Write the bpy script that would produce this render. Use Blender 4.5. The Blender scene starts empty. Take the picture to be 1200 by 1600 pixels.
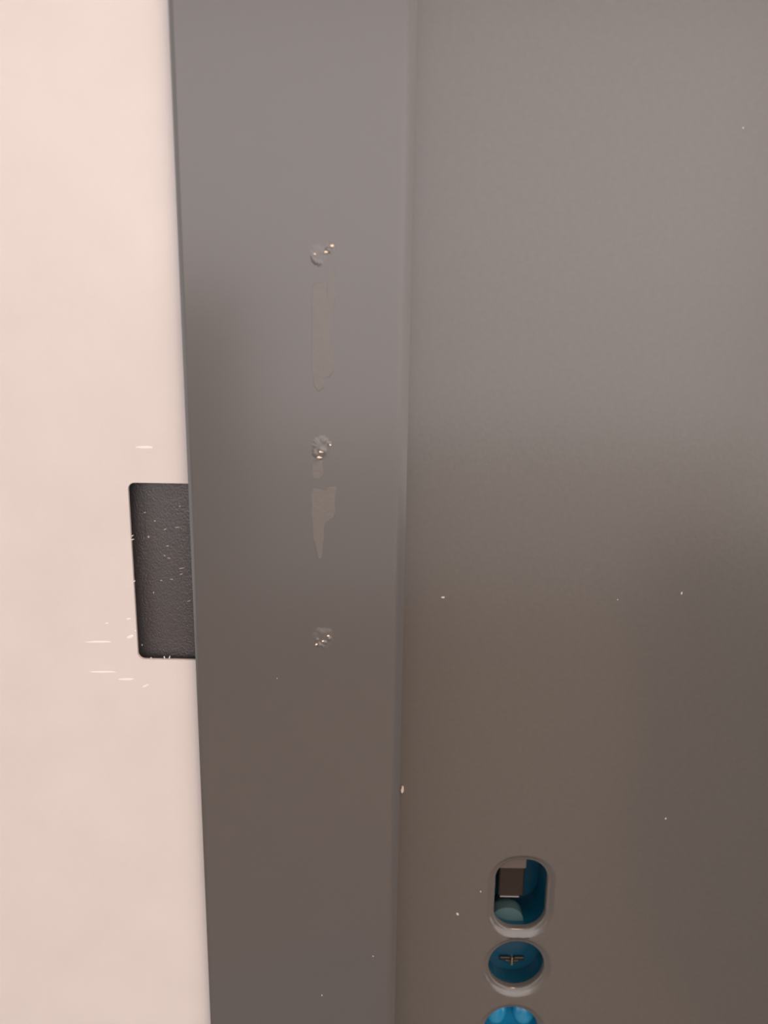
import bpy, bmesh, math, random
from mathutils import Vector, Matrix

# ------------------------------------------------------------------ camera
F_PX = 1200.0                                   # focal length in pixels of the 1200x1600 frame
PITCH, ROLL = math.radians(12.83), math.radians(0.92)
CAM = Vector((0.0, -0.19, 1.10))
scene = bpy.context.scene
cam_data = bpy.data.cameras.new('camera')
cam_data.sensor_fit = 'VERTICAL'
cam_data.sensor_height = 36.0
cam_data.lens = 36.0 * F_PX / 1600.0
cam_data.clip_start = 0.01
cam = bpy.data.objects.new('camera', cam_data)
scene.collection.objects.link(cam)
CAM_R = Matrix.Rotation(math.pi/2 - PITCH, 3, 'X') @ Matrix.Rotation(ROLL, 3, 'Z')
cam.matrix_world = Matrix.Translation(CAM) @ CAM_R.to_4x4()
cam_data.dof.use_dof = True
cam_data.dof.focus_distance = 0.215
cam_data.dof.aperture_fstop = 9.0
scene.camera = cam

# ------------------------------------------------------------------ world, lights, exposure
world = bpy.data.worlds.new('world')
scene.world = world
world.use_nodes = True
world.node_tree.nodes['Background'].inputs[0].default_value = (0.75, 0.85, 1.0, 1)
world.node_tree.nodes['Background'].inputs[1].default_value = 0.3
scene.view_settings.view_transform = 'Standard'
scene.view_settings.look = 'None'
scene.view_settings.gamma = 1.0
scene.view_settings.use_curve_mapping = False
scene.view_settings.exposure = -0.43


def area_light(name, loc, target, sx, sy, power, colour):
    d = bpy.data.lights.new(name, 'AREA')
    d.shape = 'RECTANGLE'
    d.size, d.size_y = sx, sy
    d.energy = power
    d.color = colour
    o = bpy.data.objects.new(name, d)
    o.location = loc
    o.rotation_euler = (Vector(target) - Vector(loc)).to_track_quat('-Z', 'Y').to_euler()
    scene.collection.objects.link(o)
    return o


area_light('upper_window', (-0.02, -2.75, 1.83), (-0.02, 0.0, 1.83), 2.95, 1.14, 31.0, (1.0, 0.955, 0.985))
area_light('lower_window', (0.42, -2.75, 0.98), (0.42, 0.0, 0.98), 2.05, 0.54, 9.0, (1.0, 0.955, 0.985))
area_light('low_gradient_light', (0.42, -2.75, 0.40), (0.42, 0.0, 0.40), 2.05, 0.58, 3.4, (1.0, 0.93, 0.90))  # added dim panel, softens the lower end of the reflected gradient
area_light('right_fold_light', (1.46, -1.6, 1.25), (0.0, -1.6, 1.25), 2.2, 2.2, 30.0, (1.0, 0.95, 0.95))  # added area light, brightens the right fold of the strip
area_light('left_edge_light', (-1.56, -1.1, 1.2), (0.0, -1.1, 1.2), 1.4, 1.8, 11.0, (0.70, 0.87, 1.0))  # added cool area light, tints the left edge of the strip blue
area_light('ceiling_lamp', (0.45, -0.6, 2.42), (0.2, -0.3, 1.1), 0.40, 0.40, 13.0, (1.0, 0.64, 0.42))
bulb = bpy.data.lights.new('glare_bulb', 'POINT')  # added bulb, meant as a small glare on the white frame
bulb.energy, bulb.shadow_soft_size, bulb.color = 1.3, 0.07, (1.0, 0.93, 0.90)
bulb_o = bpy.data.objects.new('glare_bulb', bulb)
bulb_o.location = (-1.08, -2.4, 0.97)
scene.collection.objects.link(bulb_o)


# ------------------------------------------------------------------ helpers
def P(px, py, y):
    """Point of the plane at depth y that the photograph shows at pixel (px, py)."""
    d = CAM_R @ Vector((px - 600.0, -(py - 800.0), -F_PX))
    t = (y - CAM.y) / d.y
    return CAM + d * t


def link(name, bm, mat, parent=None, smooth=False, bevel=None):
    bmesh.ops.recalc_face_normals(bm, faces=bm.faces)
    me = bpy.data.meshes.new(name)
    bm.to_mesh(me)
    bm.free()
    if smooth:
        for p in me.polygons:
            p.use_smooth = True
    me.materials.append(mat)
    o = bpy.data.objects.new(name, me)
    scene.collection.objects.link(o)
    if parent:
        o.parent = parent
    return o


def tag(o, label=None, cat=None, group=None, kind=None):
    if label: o['label'] = label
    if cat: o['category'] = cat
    if group: o['group'] = group
    if kind: o['kind'] = kind
    return o


def empty(name, loc=(0, 0, 0)):
    o = bpy.data.objects.new(name, None)
    o.empty_display_size = 0.02
    o.location = loc
    scene.collection.objects.link(o)
    return o


def box(bm, x0, x1, y0, y1, z0, z1):
    vs = [bm.verts.new((x, y, z)) for x in (x0, x1) for y in (y0, y1) for z in (z0, z1)]
    for f in ((0, 1, 3, 2), (4, 6, 7, 5), (0, 4, 5, 1), (2, 3, 7, 6), (0, 2, 6, 4), (1, 5, 7, 3)):
        bm.faces.new([vs[i] for i in f])


def ring(bm, pts):
    return [bm.verts.new(p) for p in pts]


def bridge(bm, a, b):
    n = len(a)
    for i in range(n):
        bm.faces.new((a[i], a[(i+1) % n], b[(i+1) % n], b[i]))


def slot_pts(cx, cz, hw, hh, r, y, n=10):
    """rounded rectangle in the XZ plane, counter-clockwise"""
    out = []
    for qx, qz, a0 in ((1, 1, 0), (-1, 1, 90), (-1, -1, 180), (1, -1, 270)):
        for k in range(n):
            a = math.radians(a0 + 90.0 * k / (n - 1))
            out.append((cx + qx*(hw - r) + r*math.cos(a), y, cz + qz*(hh - r) + r*math.sin(a)))
    return out


# ------------------------------------------------------------------ materials
def principled(name, colour, rough, spec=0.5, metal=0.0, coat=0.0):
    m = bpy.data.materials.new(name)
    m.use_nodes = True
    b = m.node_tree.nodes['Principled BSDF']
    b.inputs['Base Color'].default_value = (*colour, 1)
    b.inputs['Roughness'].default_value = rough
    b.inputs['Specular IOR Level'].default_value = spec
    b.inputs['Metallic'].default_value = metal
    b.inputs['Coat Weight'].default_value = coat
    return m


def noise_bump(m, scale, strength, dist=0.0005, detail=3.0, stretch=(1, 1, 1), colour_var=None, rough_var=None):
    nt = m.node_tree
    b = nt.nodes['Principled BSDF']
    tc = nt.nodes.new('ShaderNodeTexCoord')
    mp = nt.nodes.new('ShaderNodeMapping')
    mp.inputs['Scale'].default_value = stretch
    nz = nt.nodes.new('ShaderNodeTexNoise')
    nz.inputs['Scale'].default_value = scale
    nz.inputs['Detail'].default_value = detail
    nt.links.new(tc.outputs['Object'], mp.inputs['Vector'])
    nt.links.new(mp.outputs['Vector'], nz.inputs['Vector'])
    if strength > 0:
        bp = nt.nodes.new('ShaderNodeBump')
        bp.inputs['Strength'].default_value = strength
        bp.inputs['Distance'].default_value = dist
        nt.links.new(nz.outputs['Fac'], bp.inputs['Height'])
        nt.links.new(bp.outputs['Normal'], b.inputs['Normal'])
    if colour_var:
        sc, lo, hi = colour_var
        n2 = nt.nodes.new('ShaderNodeTexNoise')
        n2.inputs['Scale'].default_value = sc
        n2.inputs['Detail'].default_value = 5.0
        nt.links.new(mp.outputs['Vector'], n2.inputs['Vector'])
        rp = nt.nodes.new('ShaderNodeValToRGB')
        rp.color_ramp.elements[0].position = 0.3
        rp.color_ramp.elements[1].position = 0.7
        rp.color_ramp.elements[0].color = (*lo, 1)
        rp.color_ramp.elements[1].color = (*hi, 1)
        nt.links.new(n2.outputs['Fac'], rp.inputs['Fac'])
        nt.links.new(rp.outputs['Color'], b.inputs['Base Color'])
    return m


M_GREY = noise_bump(principled('grey_door_paint', (0.098, 0.092, 0.085), 0.20, 0.75), 900, 0.04, 0.0004, 2.0,
                    colour_var=(700, (0.095, 0.089, 0.082), (0.101, 0.095, 0.088)))
M_STRIP = noise_bump(principled('grey_strip_paint', (0.092, 0.088, 0.086), 0.20, 0.75), 500, 0.03, 0.0003, 2.0)
M_WHITE = noise_bump(principled('white_frame_paint', (0.65, 0.60, 0.58), 0.24, 0.5), 1500, 0.06, 0.0003, 3.0,
                     colour_var=(45, (0.625, 0.580, 0.558), (0.655, 0.608, 0.588)))
M_SCRATCH = principled('bare_white_scratch', (0.80, 0.76, 0.73), 0.45)
M_SMUDGE = principled('grey_smudge', (0.60, 0.54, 0.51), 0.5)
M_PAD = noise_bump(principled('black_leathery_liner', (0.050, 0.047, 0.049), 0.28, 0.8), 2400, 0.5, 0.0004, 4.0,
                   stretch=(1.0, 1.0, 0.7))
M_LINT = principled('pale_lint', (0.42, 0.38, 0.36), 0.6)
M_GLUE = principled('dried_clear_glue', (0.106, 0.100, 0.097), 0.13, 0.75)
M_RESIDUE = noise_bump(principled('matt_tape_residue', (0.132, 0.121, 0.113), 0.26, 0.6), 900, 0.2, 0.0003)
M_CHIP = principled('cream_paint_chip', (0.62, 0.55, 0.48), 0.6)
M_BLUE = principled('blue_plastic', (0.002, 0.055, 0.100), 0.22, 0.6)
M_BRIGHT = principled('bright_blue_plastic', (0.006, 0.200, 0.380), 0.18, 0.8)
M_TEAL = principled('grey_teal_plastic', (0.050, 0.095, 0.105), 0.35)
M_BLACK = principled('black_plastic', (0.022, 0.018, 0.015), 0.3)
M_BRASS = principled('dull_brass', (0.52, 0.38, 0.20), 0.4, 0.5, 0.8)
M_STEEL = principled('pale_steel_edge', (0.34, 0.32, 0.30), 0.4, 0.5, 0.6)
M_TAUPE = principled('taupe_plastic', (0.12, 0.095, 0.085), 0.4)
M_WALL = noise_bump(principled('cream_wall_paint', (0.66, 0.60, 0.54), 0.8, 0.3), 180, 0.15, 0.001)
M_CEIL = principled('white_ceiling_paint', (0.78, 0.76, 0.73), 0.85, 0.3)
M_FLOOR = noise_bump(principled('brown_wood_floor', (0.20, 0.11, 0.055), 0.5), 14, 0.1, 0.001, 4.0, (1, 12, 1),
                     colour_var=(6, (0.26, 0.15, 0.075), (0.40, 0.24, 0.13)))
M_REFL_BLOCK = principled('reflection_block_grey', (0.12, 0.13, 0.135), 0.7, 0.3)  # for the unseen block reflected in the door

M_REFL_SLAB = principled('reflection_slab_grey', (0.30, 0.30, 0.31), 0.9, 0.2)  # for the unseen slab reflected in the strip

# ------------------------------------------------------------------ room shell
Z_TOP = 2.10
bm = bmesh.new(); box(bm, -1.6, 1.5, -2.8, 0.25, -0.05, 0.0)
tag(link('floor', bm, M_FLOOR), kind='structure')
bm = bmesh.new(); box(bm, -1.6, 1.5, -2.8, 0.25, 2.5, 2.55)
tag(link('ceiling', bm, M_CEIL), kind='structure')
bm = bmesh.new(); box(bm, -1.65, -1.6, -2.8, 0.25, 0.0, 2.5)
tag(link('wall_left', bm, M_WALL), kind='structure')
bm = bmesh.new(); box(bm, 1.5, 1.55, -2.8, 0.25, 0.0, 2.5)
tag(link('wall_right', bm, M_WALL), kind='structure')
bm = bmesh.new(); box(bm, -1.6, 1.5, -2.85, -2.8, 0.0, 2.5)
tag(link('wall_opposite', bm, M_WALL), kind='structure')
bm = bmesh.new(); box(bm, -1.6, 1.5, 0.10, 0.15, 0.0, 2.5)
tag(link('wall_front', bm, M_WALL), kind='structure')

bm = bmesh.new(); box(bm, 0.545, 1.1, -1.3, -0.72, 0.0, 0.72)  # unseen block added so its edge reflects in the door panel
tag(link('reflection_block', bm, M_REFL_BLOCK), kind='structure')

bm = bmesh.new()  # unseen flat slab added to reflect a slanted edge in the strip
slab_pts = [(-0.85, -0.08), (0.04, -0.08), (0.04, -1.06), (-0.85, -0.72)]
lo = ring(bm, [(x, y, 0.0) for x, y in slab_pts]); hi = ring(bm, [(x, y, 0.008) for x, y in slab_pts])
bridge(bm, lo, hi); bm.faces.new(lo); bm.faces.new(hi)
tag(link('reflection_slab', bm, M_REFL_SLAB), kind='structure')

# ------------------------------------------------------------------ depths of the layers
Y_STRIP, Y_PANEL, Y_WHITE = 0.0, 0.0140, 0.0032
XL = 0.5 * (P(262, 0, Y_STRIP).x + P(328.5, 1600, Y_STRIP).x)
XR = 0.5 * (P(653, 0, Y_STRIP).x + P(616, 1600, Y_STRIP).x)

# ------------------------------------------------------------------ white door frame with a latch cutout
frame = empty('door_frame', ((XL - 0.2), Y_WHITE, 0.0))
tag(frame, kind='thing', label='white painted metal door frame with a dark rectangular latch cutout, left of the grey strip', cat='door frame')
fx, fy = frame.location.x, frame.location.y


def child(name, bm_, mat, parent, label=None, smooth=False):
    """link a mesh built in world space under a thing whose Empty is moved but not turned"""
    loc = parent.location
    bmesh.ops.translate(bm_, vec=(-loc.x, -loc.y, -loc.z), verts=bm_.verts)
    o = link(name, bm_, mat, parent, smooth)
    if label: o['label'] = label
    return o


def sheet_with_holes(bm_, x0, x1, z0, z1, y, holes):
    """front face of a sheet, triangulated around hole contours; returns outline ring and hole rings"""
    outline = ring(bm_, [(x0, y, z0), (x1, y, z0), (x1, y, z1), (x0, y, z1)])
    loops = [outline] + [ring(bm_, h) for h in holes]
    edges = []
    for lp in loops:
        for i in range(len(lp)):
            edges.append(bm_.edges.new((lp[i], lp[(i+1) % len(lp)])))
    bmesh.ops.triangle_fill(bm_, edges=edges, use_beauty=True, use_dissolve=False, normal=(0, -1, 0))
    return loops[0], loops[1:]


c_tl, c_bl = P(201, 754, Y_WHITE), P(214, 1030, Y_WHITE)
cut_x0 = 0.5 * (c_tl.x + c_bl.x)
cut_z1, cut_z0 = c_tl.z, c_bl.z
cut_x1 = cut_x0 + 0.021
ccx, ccz = 0.5*(cut_x0 + cut_x1), 0.5*(cut_z0 + cut_z1)
chw, chh = 0.5*(cut_x1 - cut_x0), 0.5*(cut_z1 - cut_z0)
cut = slot_pts(ccx, ccz, chw, chh, 0.0018, Y_WHITE, 6)
WX0, WX1 = XL - 0.42, XL + 0.020
bm = bmesh.new()
outl, (hl,) = sheet_with_holes(bm, WX0, WX1, 0.0, Z_TOP, Y_WHITE, [cut])
back_hole = ring(bm, [(x, Y_WHITE + 0.0009, z) for x, y, z in cut])
bridge(bm, hl, back_hole)
back_out = ring(bm, [(v.co.x, Y_WHITE + 0.05, v.co.z) for v in outl])
bridge(bm, outl, back_out)
child('face_sheet', bm, M_WHITE, frame)

# the lining of the cutout: a shallow wrinkled black box behind the sheet
bm = bmesh.new()
NX, NZ = 40, 80
rng = random.Random(4)
gx0, gx1, gz0, gz1 = cut_x0 - 0.002, cut_x1 + 0.002, cut_z0 - 0.002, cut_z1 + 0.002
rows = []
for j in range(NZ + 1):
    row = []
    for i in range(NX + 1):
        u, v = i/NX, j/NZ
        x, z = gx0 + (gx1 - gx0)*u, gz0 + (gz1 - gz0)*v
        d = 0.0042 - 0.0016*math.sin(math.pi*min(1.0, u*1.6)/2) + rng.uniform(-1, 1)*0.00003
        row.append(bm.verts.new((x, Y_WHITE + d, z)))
    rows.append(row)
for j in range(NZ):
    for i in range(NX):
        bm.faces.new((rows[j][i], rows[j][i+1], rows[j+1][i+1], rows[j+1][i]))
child('cutout_lining', bm, M_PAD, frame, 'black leathery lining seen through the cutout', True)


def fleck(cx, cz, w, h, t, y, n=9, rnd=None, tilt=0.0):
    """small raised irregular chip: outline at the surface, smaller top facing the room"""
    rnd = rnd or random.Random(int(abs(cx*1e6)) + int(abs(cz*1e6)))
    b = bmesh.new()
    lo, hi = [], []
    ca, sa = math.cos(tilt), math.sin(tilt)
    for k in range(n):
        a = 2*math.pi*k/n
        q = rnd.uniform(0.78, 1.1)
        ex, ez = w/2*q*math.cos(a), h/2*q*math.sin(a)
        ex, ez = ex*ca - ez*sa, ex*sa + ez*ca
        lo.append(b.verts.new((cx + ex, y + 0.00002, cz + ez)))
        hi.append(b.verts.new((cx + ex*0.7, y - t, cz + ez*0.7)))
    bridge(b, lo, hi)
    b.faces.new(hi)
    b.faces.new(list(reversed(lo)))
    return b


def fleck_px(px, py, wpx, hpx, t, y, tilt=0.0, n=9):
    a = P(px - wpx/2, py, y); c = P(px + wpx/2, py, y)
    u = P(px, py - hpx/2, y); d = P(px, py + hpx/2, y)
    return fleck(0.5*(a.x + c.x), 0.5*(u.z + d.z), c.x - a.x, u.z - d.z, t, y, n, None, tilt)


for px, py, w, h, tl in ((225, 699, 34, 5, 0.0), (155, 1003, 46, 4, 0.03), (161, 1050, 42, 4, 0.02), (198, 1061.5, 28, 4, 0.02),
                         (227, 1072, 14, 3, 0.35), (201, 967, 9, 3, 0.2), (167, 974, 6, 2.5, 0.2), (203, 995, 13, 6, 0.5)):
    child('scratch', fleck_px(px, py, w, h, 0.00006, Y_WHITE, tl, 10), M_SCRATCH, frame, 'pale horizontal scratch')
for px, py, w, h, tl in ((110, 666, 3.5, 2.5, 0.6), (257, 256, 8, 2, -0.8), (189, 1429, 2.5, 2.5, 0), (109, 984, 3.5, 3, 0.4),
                         (131, 1354, 2, 2, 0), (233, 706, 14, 2, 0.1)):
    child('dirt_speck', fleck_px(px, py, w, h, 0.00004, Y_WHITE, tl, 7), M_SMUDGE, frame, 'tiny grey speck')
for px, py, w, h, tl in ((207, 837, 6, 1.6, 0.6), (207, 843, 7, 1.4, 0.2), (210, 908, 4, 2, 0.5), (212, 985, 3, 3, 0.2),
                         (257, 1027, 2, 5, 0.3), (265, 1027, 2.2, 6, -0.3), (236, 1028, 3, 2, 0)):
    child('burr', fleck_px(px, py, w, h, 0.0003, Y_WHITE + 0.0002, tl, 6), M_SCRATCH, frame, 'tiny white burr on the cut edge')
for px, py, w, h, tl in ((232, 839, 3, 3, 0), (242, 814, 3, 2, 0), (226, 801, 4, 1.4, 0.3), (258, 827, 5, 1.2, 0.3),
                         (277, 824, 8, 1.2, 0.1), (257, 868, 4, 1.2, -0.7), (264, 872, 5, 1.2, -0.4), (240, 926, 2, 3, 0),
                         (222, 1008, 2.5, 2.5, 0), (281, 791, 4, 1.4, 0.4), (268, 905, 5, 1.2, 0.1), (284, 888, 9, 1.2, 0.2),
                         (252, 907, 4, 1.2, 0), (283, 897, 5, 1.2, 0.3), (295, 939, 6, 1.2, 0.3), (262, 853, 4, 1.2, 0)):
    u = (P(px, py, Y_WHITE + 0.003).x - gx0)/(gx1 - gx0)
    child('lint', fleck_px(px, py, w*1.2, h*1.3, 0.00012, Y_WHITE + 0.0042 - 0.0016*math.sin(math.pi*min(1.0, u*1.6)/2), tl, 6), M_LINT, frame, 'pale speck of lint on the black lining')

# ------------------------------------------------------------------ grey cover strip
strip = empty('cover_strip', (0.5*(XL + XR), Y_STRIP + 0.004, 0.0))
tag(strip, 'tall glossy grey metal strip with glue spots, between the white frame and the grey door', 'strip')
RL, RR, DEPTH = 0.0026, 0.0080, Y_WHITE - 0.0001
prof = [(XL, Y_STRIP + DEPTH)]
for k in range(9):                                 # left fold, 32 degrees of a small radius
    a = math.radians(32*(1 - k/8))
    prof.append((XL + RL*math.sin(math.radians(32)) - RL*math.sin(a), Y_STRIP + RL*(1 - math.cos(a))))
for k in range(13):                                # right fold, 26 degrees of a wider radius
    a = math.radians(26*k/12)
    prof.append((XR - RR*math.sin(math.radians(26)) + RR*math.sin(a), Y_STRIP + RR*(1 - math.cos(a))))
prof.append((XR, Y_PANEL - 0.0002))
prof.append((XL + 0.0215, Y_PANEL - 0.0002))
prof.append((XL + 0.0215, Y_STRIP + DEPTH))
bm = bmesh.new()
rows = [ring(bm, [(x, y, z) for x, y in prof]) for z in (0.0, Z_TOP)]
bridge(bm, rows[0], rows[1])
bm.faces.new(rows[0]); bm.faces.new(rows[1])
o = child('strip_body', bm, M_STRIP, strip)
for p in o.data.polygons:
    p.use_smooth = len(p.vertices) == 4 and p.normal.y < -0.5
o.data.set_sharp_from_angle(angle=math.radians(35))


def patch_px(pts, t, y):
    """thin film with the outline pts (pixels) lying on the plane y, slightly smaller on top"""
    b = bmesh.new()
    w = [P(px, py, y) for px, py in pts]
    c = sum((v for v in w), Vector()) / len(w)
    lo = ring(b, [(v.x, y + 0.00002, v.z) for v in w])
    hi = ring(b, [(c.x + (v.x - c.x)*0.95, y - t, c.z + (v.z - c.z)*0.985) for v in w])
    bridge(b, lo, hi)
    b.faces.new(hi); b.faces.new(list(reversed(lo)))
    return b


def rough(pts, amp, seed):
    """subdivide an outline and jitter it, so that torn edges look torn"""
    r = random.Random(seed)
    out = []
    for i, (x, y) in enumerate(pts):
        x2, y2 = pts[(i+1) % len(pts)]
        n = max(1, int(math.hypot(x2 - x, y2 - y) / 9))
        for k in range(n):
            out.append((x + (x2 - x)*k/n + r.uniform(-amp, amp), y + (y2 - y)*k/n + r.uniform(-amp, amp)))
    return out


for seed, pts in enumerate((
        [(487, 445), (508, 441), (512, 470), (514, 430), (517, 408), (521, 412), (523, 440), (524, 460), (519, 490), (517, 530), (521, 555), (522, 580), (514, 590), (509, 590), (507, 605), (497, 613), (490, 603), (486, 560)],
        [(486, 772), (489, 763), (508, 766), (514, 762), (525, 760), (524, 780), (523, 808), (515, 812), (508, 818), (506, 842), (505, 860), (503, 873), (497, 874), (494, 860), (490, 842), (487, 810)],
        [(486, 722), (504, 718), (505, 740), (499, 749), (489, 747)])):
    child('tape_residue', patch_px(rough(pts, 0.9, seed), 0.00004, Y_STRIP), M_RESIDUE, strip, 'faint matt patch of torn tape residue')


def glue_blob(px, py, w, h, seed, lumps):
    """a dried dab: a low dome field with little lumps and ridges"""
    c = P(px, py, Y_STRIP)
    sx = (P(px + 1, py, Y_STRIP) - c).x
    sz = (P(px, py - 1, Y_STRIP) - c).z
    r = random.Random(seed)
    b = bmesh.new()
    NR, NA = 22, 48
    wob = [r.uniform(0.82, 1.08) for _ in range(NA)]
    prev = None
    def height(ex, ez, q):
        hgt = 0.00010*(1 - q*q)
        for lx, ly, lr, lh in lumps:
            d = math.hypot(ex - lx, ez + ly)/lr
            if d < 1: hgt += lh*(1 - d*d)**2*0.001
        return hgt*(1 - q**6) - 0.00001
    top = b.verts.new((c.x, Y_STRIP - height(0, 0, 0), c.z))
    for i in range(1, NR + 1):
        q = i/NR
        cur = []
        for k in range(NA):
            a = 2*math.pi*k/NA
            ex, ez = w/2*q*wob[k]*math.cos(a), h/2*q*wob[k]*math.sin(a)
            cur.append(b.verts.new((c.x + ex*sx, Y_STRIP - height(ex, ez, q), c.z + ez*sz)))
        if prev is None:
            for k in range(NA): b.faces.new((top, cur[k], cur[(k+1) % NA]))
        else:
            bridge(b, prev, cur)
        prev = cur
    b.faces.new(list(reversed(prev)))
    return b


# lumps: offset right, offset down (pixels), radius (pixels), height (mm)
child('glue_dab', glue_blob(497, 398, 30, 40, 1, [(-6, 12, 8, .13), (2, 14, 7, .12), (-10, 4, 6, .10), (6, -4, 6, .06)]), M_GLUE, strip, 'glossy dab of dried glue', True)
child('glue_dab', glue_blob(515, 388, 18, 20, 2, [(4, -4, 5, .10), (-3, 3, 6, .10)]), M_GLUE, strip, 'small glossy dab of dried glue', True)
child('glue_dab', glue_blob(503, 699, 38, 42, 3, [(1, 6, 8, .16), (-2, 14, 7, .16), (-12, 11, 7, .12), (12, -6, 5, .10), (4, -12, 8, .05)]), M_GLUE, strip, 'glossy dab of dried glue', True)
child('glue_dab', glue_blob(505, 996, 38, 38, 4, [(-7, 12, 6, .26), (3, 8, 4, .24), (10, 2, 5, .24), (-10, 4, 5, .14), (0, 15, 6, .22), (12, -8, 6, .08), (-2, -8, 8, .05)]), M_GLUE, strip, 'glossy dab of dried glue', True)


def glint_facet(px, py, wpx, hpx, roll):
    """lens-shaped glue facet added as a glint, tilted to mirror the ceiling lamp"""
    c = P(px, py, Y_STRIP)
    px_m = (P(px + 1, py, Y_STRIP) - c).length
    n = ((CAM - c).normalized() + (Vector((0.45, -0.6, 2.42)) - c).normalized()).normalized()
    u = Vector((0, 0, 1)).cross(n).normalized()
    v = n.cross(u)
    u, v = u*math.cos(roll) + v*math.sin(roll), v*math.cos(roll) - u*math.sin(roll)
    rx, ry = wpx/2*px_m, hpx/2*px_m
    c = Vector((c.x, Y_STRIP - 0.00012 - 0.4*ry*abs(v.y), c.z))
    b = bmesh.new()
    top = b.verts.new(c + n*0.00003)
    bot = b.verts.new(c - n*0.00025)
    ring_a = [b.verts.new(c + u*rx*0.75*math.cos(a) + v*ry*0.75*math.sin(a) + n*0.00002) for a in (2*math.pi*k/14 for k in range(14))]
    ring_b = [b.verts.new(c + u*rx*math.cos(a) + v*ry*math.sin(a) - n*0.00005) for a in (2*math.pi*k/14 for k in range(14))]
    for k in range(14):
        b.faces.new((top, ring_a[k], ring_a[(k+1) % 14]))
        b.faces.new((bot, ring_b[k], ring_b[(k+1) % 14]))
    bridge(b, ring_a, ring_b)
    return b


for px, py, w, h, tl in ((519, 384, 7.5, 6, 0.0), (510, 393.5, 9, 5, 0.45), (492, 397, 5, 4, 0.0), (503, 705.5, 13, 4.5, 0.1), (500, 714, 12, 5, 0.1),
                         (516, 695, 4, 4, 0.0), (505, 1001, 6, 3.5, 0.5), (495, 1006, 7, 3.5, 0.6), (513, 993, 5, 3.5, 0.0)):
    child('glue_glint', glint_facet(px, py, w, h, tl), M_GLUE, strip, 'added glue facet shaped to give a glint')  # facets added and aimed to put highlights on the dabs
for px, py, w, h in ((503, 1555, 2, 3), (583, 1494, 2, 2), (433, 1060, 1.6, 1.6)):
    child('paint_chip', fleck_px(px, py, w, h, 0.0001, Y_STRIP, 0.2, 6), M_CHIP, strip, 'tiny pale paint chip')

# ------------------------------------------------------------------ grey door with pressed holes
door = empty('metal_door', (0.36, Y_PANEL + 0.02, 0.0))
tag(door, kind='thing', label='grey painted metal door panel with three small pressed lock holes, right of the strip', cat='door')
PX0, PX1 = XL + 0.024, XL + 0.80


def hole_dims(px0, px1, py0, py1):
    a, b_ = P(px0, (py0 + py1)/2, Y_PANEL), P(px1, (py0 + py1)/2, Y_PANEL)
    u, d = P((px0 + px1)/2, py0, Y_PANEL), P((px0 + px1)/2, py1, Y_PANEL)
    return 0.5*(a.x + b_.x), 0.5*(u.z + d.z), 0.5*(b_.x - a.x), 0.5*(u.z - d.z)


sx_, sz_, shw, shh = hole_dims(761, 868, 1336, 1467)        # outer rim of the slot
rx_, rz_, rhw, rhh = hole_dims(755, 860, 1462, 1562)        # outer rim of the round hole
rr = 0.5*(rhw + rhh)
t3z = rz_ - (sz_ - rz_)*0.96
HOLES = [(sx_, sz_, shw, shh, shw*0.88), (rx_, rz_, rr, rr, rr*0.999), (rx_ - 0.0004, t3z, rr, rr, rr*0.999)]
LIP = [(0.0000, 0.0000), (0.0004, 0.00008), (0.0012, 0.0006), (0.0017, 0.00095), (0.0021, 0.0010), (0.0024, 0.0012), (0.0026, 0.0018), (0.0026, 0.0030)]   # inset, depth
bm = bmesh.new()
contours = [slot_pts(cx, cz, hw, hh, r, Y_PANEL, 12) for cx, cz, hw, hh, r in HOLES]
outl, hls = sheet_with_holes(bm, PX0, PX1, 0.0, Z_TOP, Y_PANEL, contours)
smooth_faces = []
for (cx, cz, hw, hh, r), hl in zip(HOLES, hls):
    prev = hl
    for ins, dep in LIP[1:]:
        cur = ring(bm, slot_pts(cx, cz, hw - ins, hh - ins, r - ins, Y_PANEL + dep, 12))
        bridge(bm, prev, cur)
        prev = cur
back = ring(bm, [(v.co.x, Y_PANEL + 0.045, v.co.z) for v in outl])
bridge(bm, outl, back)
bm.faces.new(back)
pan = child('panel', bm, M_GREY, door)
for p in pan.data.polygons:
    p.use_smooth = max(v for v in (pan.data.vertices[i].co.y for i in p.vertices)) < 0.0 and p.area < 2e-6
for px, py, w, h, tl in ((692, 933.5, 7, 3.5, 0), (1065, 927, 3, 5, -0.2), (1040, 1279, 3, 3, 0), (751, 1393, 2.5, 2.5, 0),
                         (715, 1428, 4, 5, 0.5), (1161, 200, 4, 4, 0.4), (965, 937, 2, 2, 0)):
    child('paint_chip', fleck_px(px, py, w, h, 0.00015, Y_PANEL, tl, 7), M_CHIP, door, 'tiny pale paint chip')
child('paint_chip', fleck_px(628.5, 1234, 6, 13, 0.0006, Y_PANEL - 0.0002, 0.0, 8), M_CHIP, door, 'cream paint chip at the seam beside the strip')


# ------------------------------------------------------------------ blue lock pieces inside the holes
def cup(cx, cz, hw, hh, r, y0, y1, wall=0.0008):
    """slot-shaped cup open to the room: inner wall, floor, outer wall"""
    b = bmesh.new()
    inn0 = ring(b, slot_pts(cx, cz, hw, hh, r, y0, 12))
    inn1 = ring(b, slot_pts(cx, cz, hw, hh, r, y1, 12))
    bridge(b, inn0, inn1); b.faces.new(inn1)
    out0 = ring(b, slot_pts(cx, cz, hw + wall, hh + wall, r + wall, y0, 12))
    out1 = ring(b, slot_pts(cx, cz, hw + wall, hh + wall, r + wall, y1 + wall, 12))
    bridge(b, out0, out1); b.faces.new(out1)
    bridge(b, inn0, out0)
    return b


def rounded_box(x0, x1, y0, y1, z0, z1, bev):
    b = bmesh.new()
    box(b, x0, x1, y0, y1, z0, z1)
    bmesh.ops.bevel(b, geom=b.edges[:], offset=bev, segments=2, affect='EDGES', profile=0.5)
    return b


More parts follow.
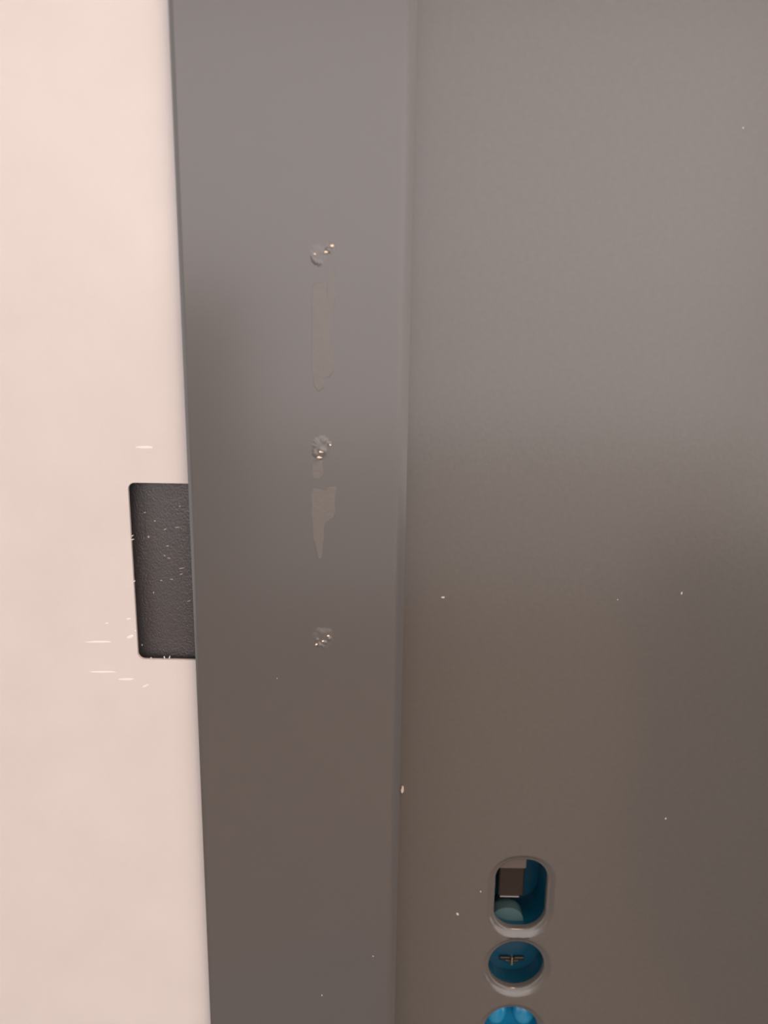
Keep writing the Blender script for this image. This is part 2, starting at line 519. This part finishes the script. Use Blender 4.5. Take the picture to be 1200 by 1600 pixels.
YI = Y_PANEL + 0.0032
# the slot: blue sleeve, black latch upper left, steel edge under it, grey-teal ledge at the bottom
cx, cz, hw, hh, r = HOLES[0]
ihw, ihh, ir = hw - 0.0020, hh - 0.0020, r - 0.0020
sl = empty('lock_sleeve', (cx, YI, cz))
tag(sl, 'blue plastic sleeve with a black latch, inside the tall slot of the grey door', 'lock')
child('sleeve', cup(cx, cz, ihw, ihh, ir, YI, YI + 0.0125), M_BLUE, sl, smooth=False)
child('latch', rounded_box(cx - ihw*0.70, cx + ihw*0.26, YI + 0.004, YI + 0.012, cz - ihh*0.42, cz + ihh*0.46, 0.0005), M_BLACK, sl, 'black latch block')
child('latch_top', rounded_box(cx - ihw*0.80, cx + ihw*0.24, YI + 0.0015, YI + 0.010, cz + ihh*0.50, cz + ihh*0.86, 0.0004), M_TAUPE, sl, 'taupe plastic tab above the latch')
child('latch_edge', rounded_box(cx - ihw*0.62, cx + ihw*0.10, YI + 0.0039, YI + 0.0046, cz - ihh*0.45, cz - ihh*0.42, 0.0001), M_STEEL, sl, 'pale steel edge under the latch')
# round ledge: a disc segment lying low in the sleeve
b = bmesh.new()
pts = [(cx - ihw*0.34 + ihw*0.60*math.cos(a), cz - ihh*0.98 + ihh*0.36*math.sin(a)) for a in (2*math.pi*k/28 for k in range(28))]
lo = ring(b, [(x, YI + 0.0020, z) for x, z in pts]); hi = ring(b, [(x, YI + 0.0060, z) for x, z in pts])
bridge(b, lo, hi); b.faces.new(lo); b.faces.new(hi)
child('ledge', b, M_TEAL, sl, 'grey-teal round ledge')

# the round hole: blue cup with two dark slots and a brass sliver
cx, cz, hw, hh, r = HOLES[1]
ir = hw - 0.0020
sc_ = empty('lock_screw', (cx, YI, cz))
tag(sc_, 'dark blue screw head with a slotted recess, in the round hole of the grey door', 'screw')
child('screw_cup', cup(cx, cz, ir, ir, ir*0.999, YI, YI + 0.0060), M_BLUE, sc_)
for s in (-1, 1):
    child('slot', rounded_box(cx + s*0.0023 - 0.0017, cx + s*0.0023 + 0.0017, YI + 0.0050, YI + 0.0064, cz - 0.0050, cz - 0.0036, 0.0003), M_BLACK, sc_, 'dark recessed slot')
    child('slot', rounded_box(cx + s*0.0014 - 0.0009, cx + s*0.0014 + 0.0009, YI + 0.0050, YI + 0.0064, cz - 0.0058, cz - 0.0048, 0.0003), M_BLACK, sc_, 'dark recessed slot')
child('pin', rounded_box(cx - 0.00025, cx + 0.00025, YI + 0.0046, YI + 0.0060, cz - 0.0064, cz - 0.0036, 0.0001), M_BRASS, sc_, 'thin brass sliver')

# the lowest hole: bright blue knob just behind the opening
cx, cz, hw, hh, r = HOLES[2]
ir = hw - 0.0020
kn = empty('lock_plug', (cx, YI, cz))
tag(kn, 'bright blue plastic plug inside the lowest hole, cut off by the bottom edge', 'plug')
child('plug_cup', cup(cx, cz, ir, ir, ir*0.999, YI, YI + 0.0075), M_BRIGHT, kn)
for s in (-1, 1):
    b = bmesh.new()
    bmesh.ops.create_uvsphere(b, u_segments=24, v_segments=14, radius=1.0)
    bmesh.ops.scale(b, vec=(ir*0.42, 0.0030, ir*0.55), verts=b.verts)
    bmesh.ops.translate(b, vec=(cx + s*ir*0.50, YI + 0.0022, cz + ir*0.36), verts=b.verts)
    child('lobe', b, M_BRIGHT, kn, smooth=True)
child('plug_slot', rounded_box(cx - ir*0.42, cx + ir*0.34, YI + 0.0022, YI + 0.006, cz + ir*0.55, cz + ir*0.90, 0.0004), M_TAUPE, kn, 'brown slot between the lobes')
